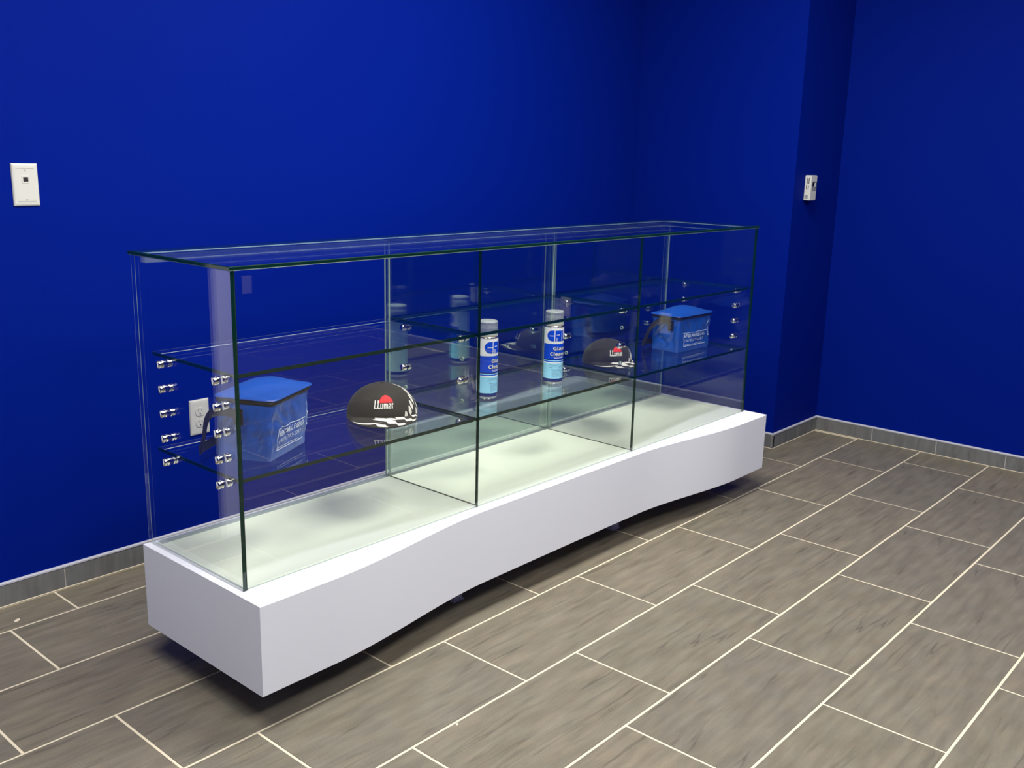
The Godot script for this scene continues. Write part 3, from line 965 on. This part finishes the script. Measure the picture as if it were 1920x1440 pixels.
func cap(at: Vector3, turn: float, scale_by: Vector3, label: String) -> void:
	var t := group_node("baseball_cap", at, turn)
	tag(t, label, "cap", "black caps in the showcase")
	var k := scale_by
	var b := MB.new()
	b.grid(64, 20, func(u, v): return crown_point(u * TAU, v * 0.9995) * k, false, 0, true)
	b.grid(64, 20, func(u, v): return (crown_point(u * TAU, v * 0.9995) * Vector3(0.985, 0.985, 0.985)) * k, true, 0, true)
	b.grid(64, 2, func(u, v):
		var p := crown_point(u * TAU, 0.0)
		return Vector3(p.x * (1.0 - 0.03 * v), maxf(0.0, p.y - 0.006), p.z * (1.0 - 0.03 * v)) * k, true, 0, true)
	b.grid(64, 2, func(u, v):
		var p := crown_point(u * TAU, 0.0)
		return Vector3(p.x, p.y - 0.006 * (1.0 - v), p.z) * k, false, 0, true)
	var cr := obj("crown", b.mesh(), M.cap_cloth, t)
	var bt := MB.new()
	bt.lathe([Vector2(0.0065, 0.0), Vector2(0.0058, 0.0022), Vector2(0.003, 0.0036), Vector2(0.0001, 0.004)], 16, Transform3D(Basis.IDENTITY, crown_point(0, 1.0) * k - Vector3(0, 0.001, 0.006)))
	obj("button", bt.mesh(), M.cap_cloth, t)
	var br := MB.new()
	br.grid(40, 8, func(u, v): return brim_point(u * 2 - 1, v) * k, true)
	br.grid(40, 8, func(u, v): return (brim_point(u * 2 - 1, v) - Vector3(0, 0.0026, 0)) * k, false)
	br.grid(40, 1, func(u, v): return (brim_point(u * 2 - 1, 1.0) - Vector3(0, 0.0026 * v, 0)) * k, false)
	var bm := obj("brim", br.mesh(), M.cap_cloth, t)
	# chequered flag, printed on the peak ...
	var lay_brim := func(x: float, y: float):
		var p := brim_point(x, y)
		var n := (brim_point(x + 0.01, y) - brim_point(x - 0.01, y)).cross(brim_point(x, minf(y + 0.02, 1.0)) - brim_point(x, maxf(y - 0.02, 0.0))).normalized()
		if n.y < 0:
			n = -n
		return [(p + n * 0.0006) * k, n]
	var fb := MB.new()
	for row in 3:
		for col in 6:
			if (row + col) % 2:
				continue
			var x0 := -0.20 + col * 0.20; var y0 := 0.06 + row * 0.30
			var q := PackedVector2Array([Vector2(x0, y0), Vector2(minf(x0 + 0.19, 0.97), y0 + 0.06), Vector2(minf(x0 + 0.24, 0.98), minf(y0 + 0.33, 0.98)), Vector2(minf(x0 + 0.05, 0.95), minf(y0 + 0.27, 0.97))])
			if x0 < 0.92:
				flat_print(fb, q, lay_brim, 0.05)
	flat_print(fb, PackedVector2Array([Vector2(-0.78, 0.90), Vector2(-0.35, 0.62), Vector2(-0.05, 0.50), Vector2(-0.3, 0.74), Vector2(-0.62, 0.94)]), lay_brim, 0.05)
	flat_print(fb, PackedVector2Array([Vector2(-0.25, 0.25), Vector2(0.10, 0.12), Vector2(0.30, 0.30), Vector2(0.0, 0.44)]), lay_brim, 0.05)
	obj("chequer_print", fb.mesh(), M.cap_white, bm)
	# ... and up the side of the crown
	var fc := MB.new()
	var lay := func(x: float, y: float):
		var e := crown_lay(x, y, 0.0006)
		return [e[0] * k, e[1]]
	for row in 3:
		for col in 4:
			if (row + col) % 2 or (row == 2 and col < 2):
				continue
			for e: int in [0, 1]:
				var x0 := 0.056 + (col + 0.5 * e) * 0.026 + row * 0.004 + 0.004 * e; var y0 := 0.003 + row * 0.025 + (0.012 if e == 1 else 0.0)
				flat_print(fc, PackedVector2Array([Vector2(x0 + 0.006, y0), Vector2(x0 + 0.013, y0 + 0.010), Vector2(x0 + 0.010, y0 + 0.026), Vector2(x0 + 0.004, y0 + 0.030), Vector2(x0, y0 + 0.014)]), lay, 0.005)
	obj("chequer_print", fc.mesh(), M.cap_white, cr)
	# the half-sun emblem and the word under it
	var sun := MB.new()
	var half := PackedVector2Array()
	for i in 25:
		var a := PI * i / 24.0
		half.append(Vector2(0.0055 + 0.0215 * cos(a), 0.0600 + 0.0180 * sin(a)))
	flat_print(sun, half, lay, 0.004)
	obj("sun_emblem", sun.mesh(), M.cap_red, cr)
	var lay3 := func(x: float, y: float):
		var e := crown_lay(x, y, 0.0009)
		return [e[0] * k, e[1]]
	var tx := MB.new()
	letters(tx, "L", Vector2(-0.0255, 0.0555), Vector2(0.0085, 0.0215), lay3)
	letters(tx, "L", Vector2(-0.0160, 0.0555), Vector2(0.0085, 0.0215), lay3)
	letters(tx, "umar", Vector2(0.0075, 0.0515), Vector2(0.0380, 0.0140), lay3)
	obj("lettering", tx.mesh(), M.cap_white, cr)

# ---------------------------------------------------------------- fittings on the walls; local +z is out of the wall
func plate_mesh(w: float, h: float, d: float) -> ArrayMesh:
	var b := MB.new()
	var prof := [[0.0, 0.0], [0.0, 0.0022], [0.0018, 0.0048], [0.005, d], [0.012, d + 0.0004]]
	for k in prof.size() - 1:
		var a = prof[k]; var c = prof[k + 1]
		for sg in [-1.0, 1.0]:
			b.quad(Vector3(-w / 2 + a[0], sg * (h / 2 - a[0]), a[1]), Vector3(w / 2 - a[0], sg * (h / 2 - a[0]), a[1]), Vector3(w / 2 - c[0], sg * (h / 2 - c[0]), c[1]), Vector3(-w / 2 + c[0], sg * (h / 2 - c[0]), c[1]), Vector3(0, sg * (c[1] - a[1] + 1e-4), c[0] - a[0]).normalized())
			b.quad(Vector3(sg * (w / 2 - a[0]), -h / 2 + a[0], a[1]), Vector3(sg * (w / 2 - a[0]), h / 2 - a[0], a[1]), Vector3(sg * (w / 2 - c[0]), h / 2 - c[0], c[1]), Vector3(sg * (w / 2 - c[0]), -h / 2 + c[0], c[1]), Vector3(sg * (c[1] - a[1] + 1e-4), 0, c[0] - a[0]).normalized())
	var q: Array = prof[-1]
	b.quad(Vector3(-w / 2 + q[0], -h / 2 + q[0], q[1]), Vector3(w / 2 - q[0], -h / 2 + q[0], q[1]), Vector3(w / 2 - q[0], h / 2 - q[0], q[1]), Vector3(-w / 2 + q[0], h / 2 - q[0], q[1]), Vector3(0, 0, 1))
	return b.mesh()

func jack_plate(at: Vector3, turn: float, label: String, group: String) -> void:
	var t := group_node("wall_plate", at, turn)
	tag(t, label, "wall plate", group)
	obj("plate", plate_mesh(0.072, 0.118, 0.006), M.white_plastic, t)
	var j := MB.new()
	j.box(Vector3(-0.0105, 0.0035, 0.004), Vector3(0.0105, 0.0255, 0.0078), 0.0012)
	obj("jack_body", j.mesh(), M.white_plastic, t)
	box_at("jack_opening", Vector3(-0.0070, 0.0085, 0.006), Vector3(0.0070, 0.0215, 0.0081), 0.0004, M.dark_slot, t)
	for sg in [-1.0, 1.0]:
		box_at("label_window", Vector3(-0.025, sg * 0.0455 - 0.0013, 0.005), Vector3(0.025, sg * 0.0455 + 0.0013, 0.0069), 0.0003, M.plate_shade, t)
		var s := MB.new()
		s.lathe([Vector2(0.0034, 0.0), Vector2(0.0030, 0.0008), Vector2(0.0001, 0.0010)], 14, Transform3D(Basis(Vector3.RIGHT, PI / 2), Vector3(0, sg * 0.0405, 0.0062)))
		obj("screw", s.mesh(), M.plate_shade, t)

func outlet_plate(at: Vector3, turn: float, label: String, group: String) -> void:
	var t := group_node("power_outlet", at, turn)
	tag(t, label, "power outlet", group)
	obj("plate", plate_mesh(0.072, 0.121, 0.006), M.white_plastic, t)
	for sg in [-1.0, 1.0]:
		var y: float = sg * 0.0195
		var f := MB.new()
		var pts := []
		for k in 24:
			var a := TAU * k / 24.0
			pts.append(Vector2(0.0172 * cos(a), clampf(0.0172 * sin(a), -0.0142, 0.0142)))
		for k in 24:
			var a: Vector2 = pts[k]; var c: Vector2 = pts[(k + 1) % 24]
			var n := Vector3(a.x + c.x, a.y + c.y, 0).normalized()
			f.quad(Vector3(a.x, y + a.y, 0.006), Vector3(c.x, y + c.y, 0.006), Vector3(c.x, y + c.y, 0.0082), Vector3(a.x, y + a.y, 0.0082), n)
			f.tri(Vector3(a.x, y + a.y, 0.0082), Vector3(c.x, y + c.y, 0.0082), Vector3(0, y, 0.0082), Vector3(0, 0, 1), Vector3(0, 0, 1), Vector3(0, 0, 1))
		var r := obj("receptacle", f.mesh(), M.white_plastic, t)
		box_at("slot", Vector3(-0.0072, y + 0.0005, 0.0076), Vector3(-0.0056, y + 0.0085, 0.0084), 0.0, M.vent_dark, r)
		box_at("slot", Vector3(0.0056, y + 0.0015, 0.0076), Vector3(0.0072, y + 0.0080, 0.0084), 0.0, M.vent_dark, r)
		var g := MB.new()
		g.lathe([Vector2(0.0024, 0.0), Vector2(0.0024, 0.0008), Vector2(0.0001, 0.0008)], 12, Transform3D(Basis(Vector3.RIGHT, PI / 2), Vector3(0, y - 0.0075, 0.0077)))
		obj("slot", g.mesh(), M.vent_dark, r)
	var s := MB.new()
	s.lathe([Vector2(0.0032, 0.0), Vector2(0.0028, 0.0008), Vector2(0.0001, 0.0010)], 14, Transform3D(Basis(Vector3.RIGHT, PI / 2), Vector3(0, 0, 0.0062)))
	obj("screw", s.mesh(), M.plate_shade, t)

func wall_fittings() -> void:
	jack_plate(Vector3(0.864, 1.2265, 0.0), 0.0, "white phone jack wall plate with a small dark socket, high on the left", "")
	outlet_plate(Vector3(1.3675, 0.4565, 0.0), 0.0, "white duplex power outlet on the blue wall behind the left bay", "")
	outlet_plate(Vector3(XR, 0.43, 2.12), -PI / 2, "white power outlet low on the right wall, outside the frame, mirrored in the glass", "")
	jack_plate(Vector3(XR, 0.44, 2.84), -PI / 2, "white jack plate low on the right wall, outside the frame, mirrored in the glass", "")
	outlet_plate(Vector3(3.36, 0.46, ZO), PI, "white power outlet low on the wall behind the camera", "")
	thermostat()

func thermostat() -> void:
	var t := group_node("thermostat", Vector3(4.0125, 1.2250, ZP))
	tag(t, "small white thermostat box on the boxed-out blue corner", "thermostat")
	var w := 0.062; var h := 0.114; var d := 0.033
	var b := MB.new()
	b.box(Vector3(-w / 2, -h / 2, 0.0), Vector3(w / 2, h / 2, d), 0.004)
	obj("case", b.mesh(), M.white_plastic, t)
	for e in [[0.020, 0.045, 0.014], [0.020, 0.045, 0.022], [-0.006, 0.014, 0.012], [-0.006, 0.010, 0.021]]:
		box_at("vent_slot", Vector3(-w / 2 - 0.0006, e[0], e[2] - 0.0016), Vector3(-w / 2 + 0.001, e[1], e[2] + 0.0016), 0.0, M.vent_dark, t)
	box_at("side_badge", Vector3(-w / 2 - 0.0006, -0.048, 0.006), Vector3(-w / 2 + 0.001, -0.031, 0.022), 0.0002, M.grey_plastic, t)
	box_at("display_bezel", Vector3(-0.022, -0.012, d - 0.001), Vector3(0.026, 0.030, d + 0.0008), 0.0003, M.grey_plastic, t)
	box_at("display", Vector3(-0.018, 0.008, d), Vector3(0.022, 0.026, d + 0.0014), 0.0002, M.screen_dark, t)
	box_at("lever", Vector3(0.004, 0.006, d + 0.001), Vector3(0.013, 0.024, d + 0.0035), 0.0006, M.white_plastic, t)

func specks() -> void:
	var spots := [[0.683, 0.121, 0.008, "pale dried dab of grout on the floor tile at far left"], [1.182, 1.410, 0.0035, "tiny white crumb on the floor tile in the foreground"]]
	for e in spots:
		var b := MB.new()
		b.lathe([Vector2(e[2], 0.0), Vector2(e[2] * 0.8, e[2] * 0.16), Vector2(0.0001, e[2] * 0.25)], 11)
		var o := obj("grout_speck", b.mesh(), M.grout, self, Vector3(e[0], 0.0002, e[1]))
		o.rotation.y = 0.6
		o.scale = Vector3(1.4, 1, 0.8)
		tag(o, e[3], "speck")
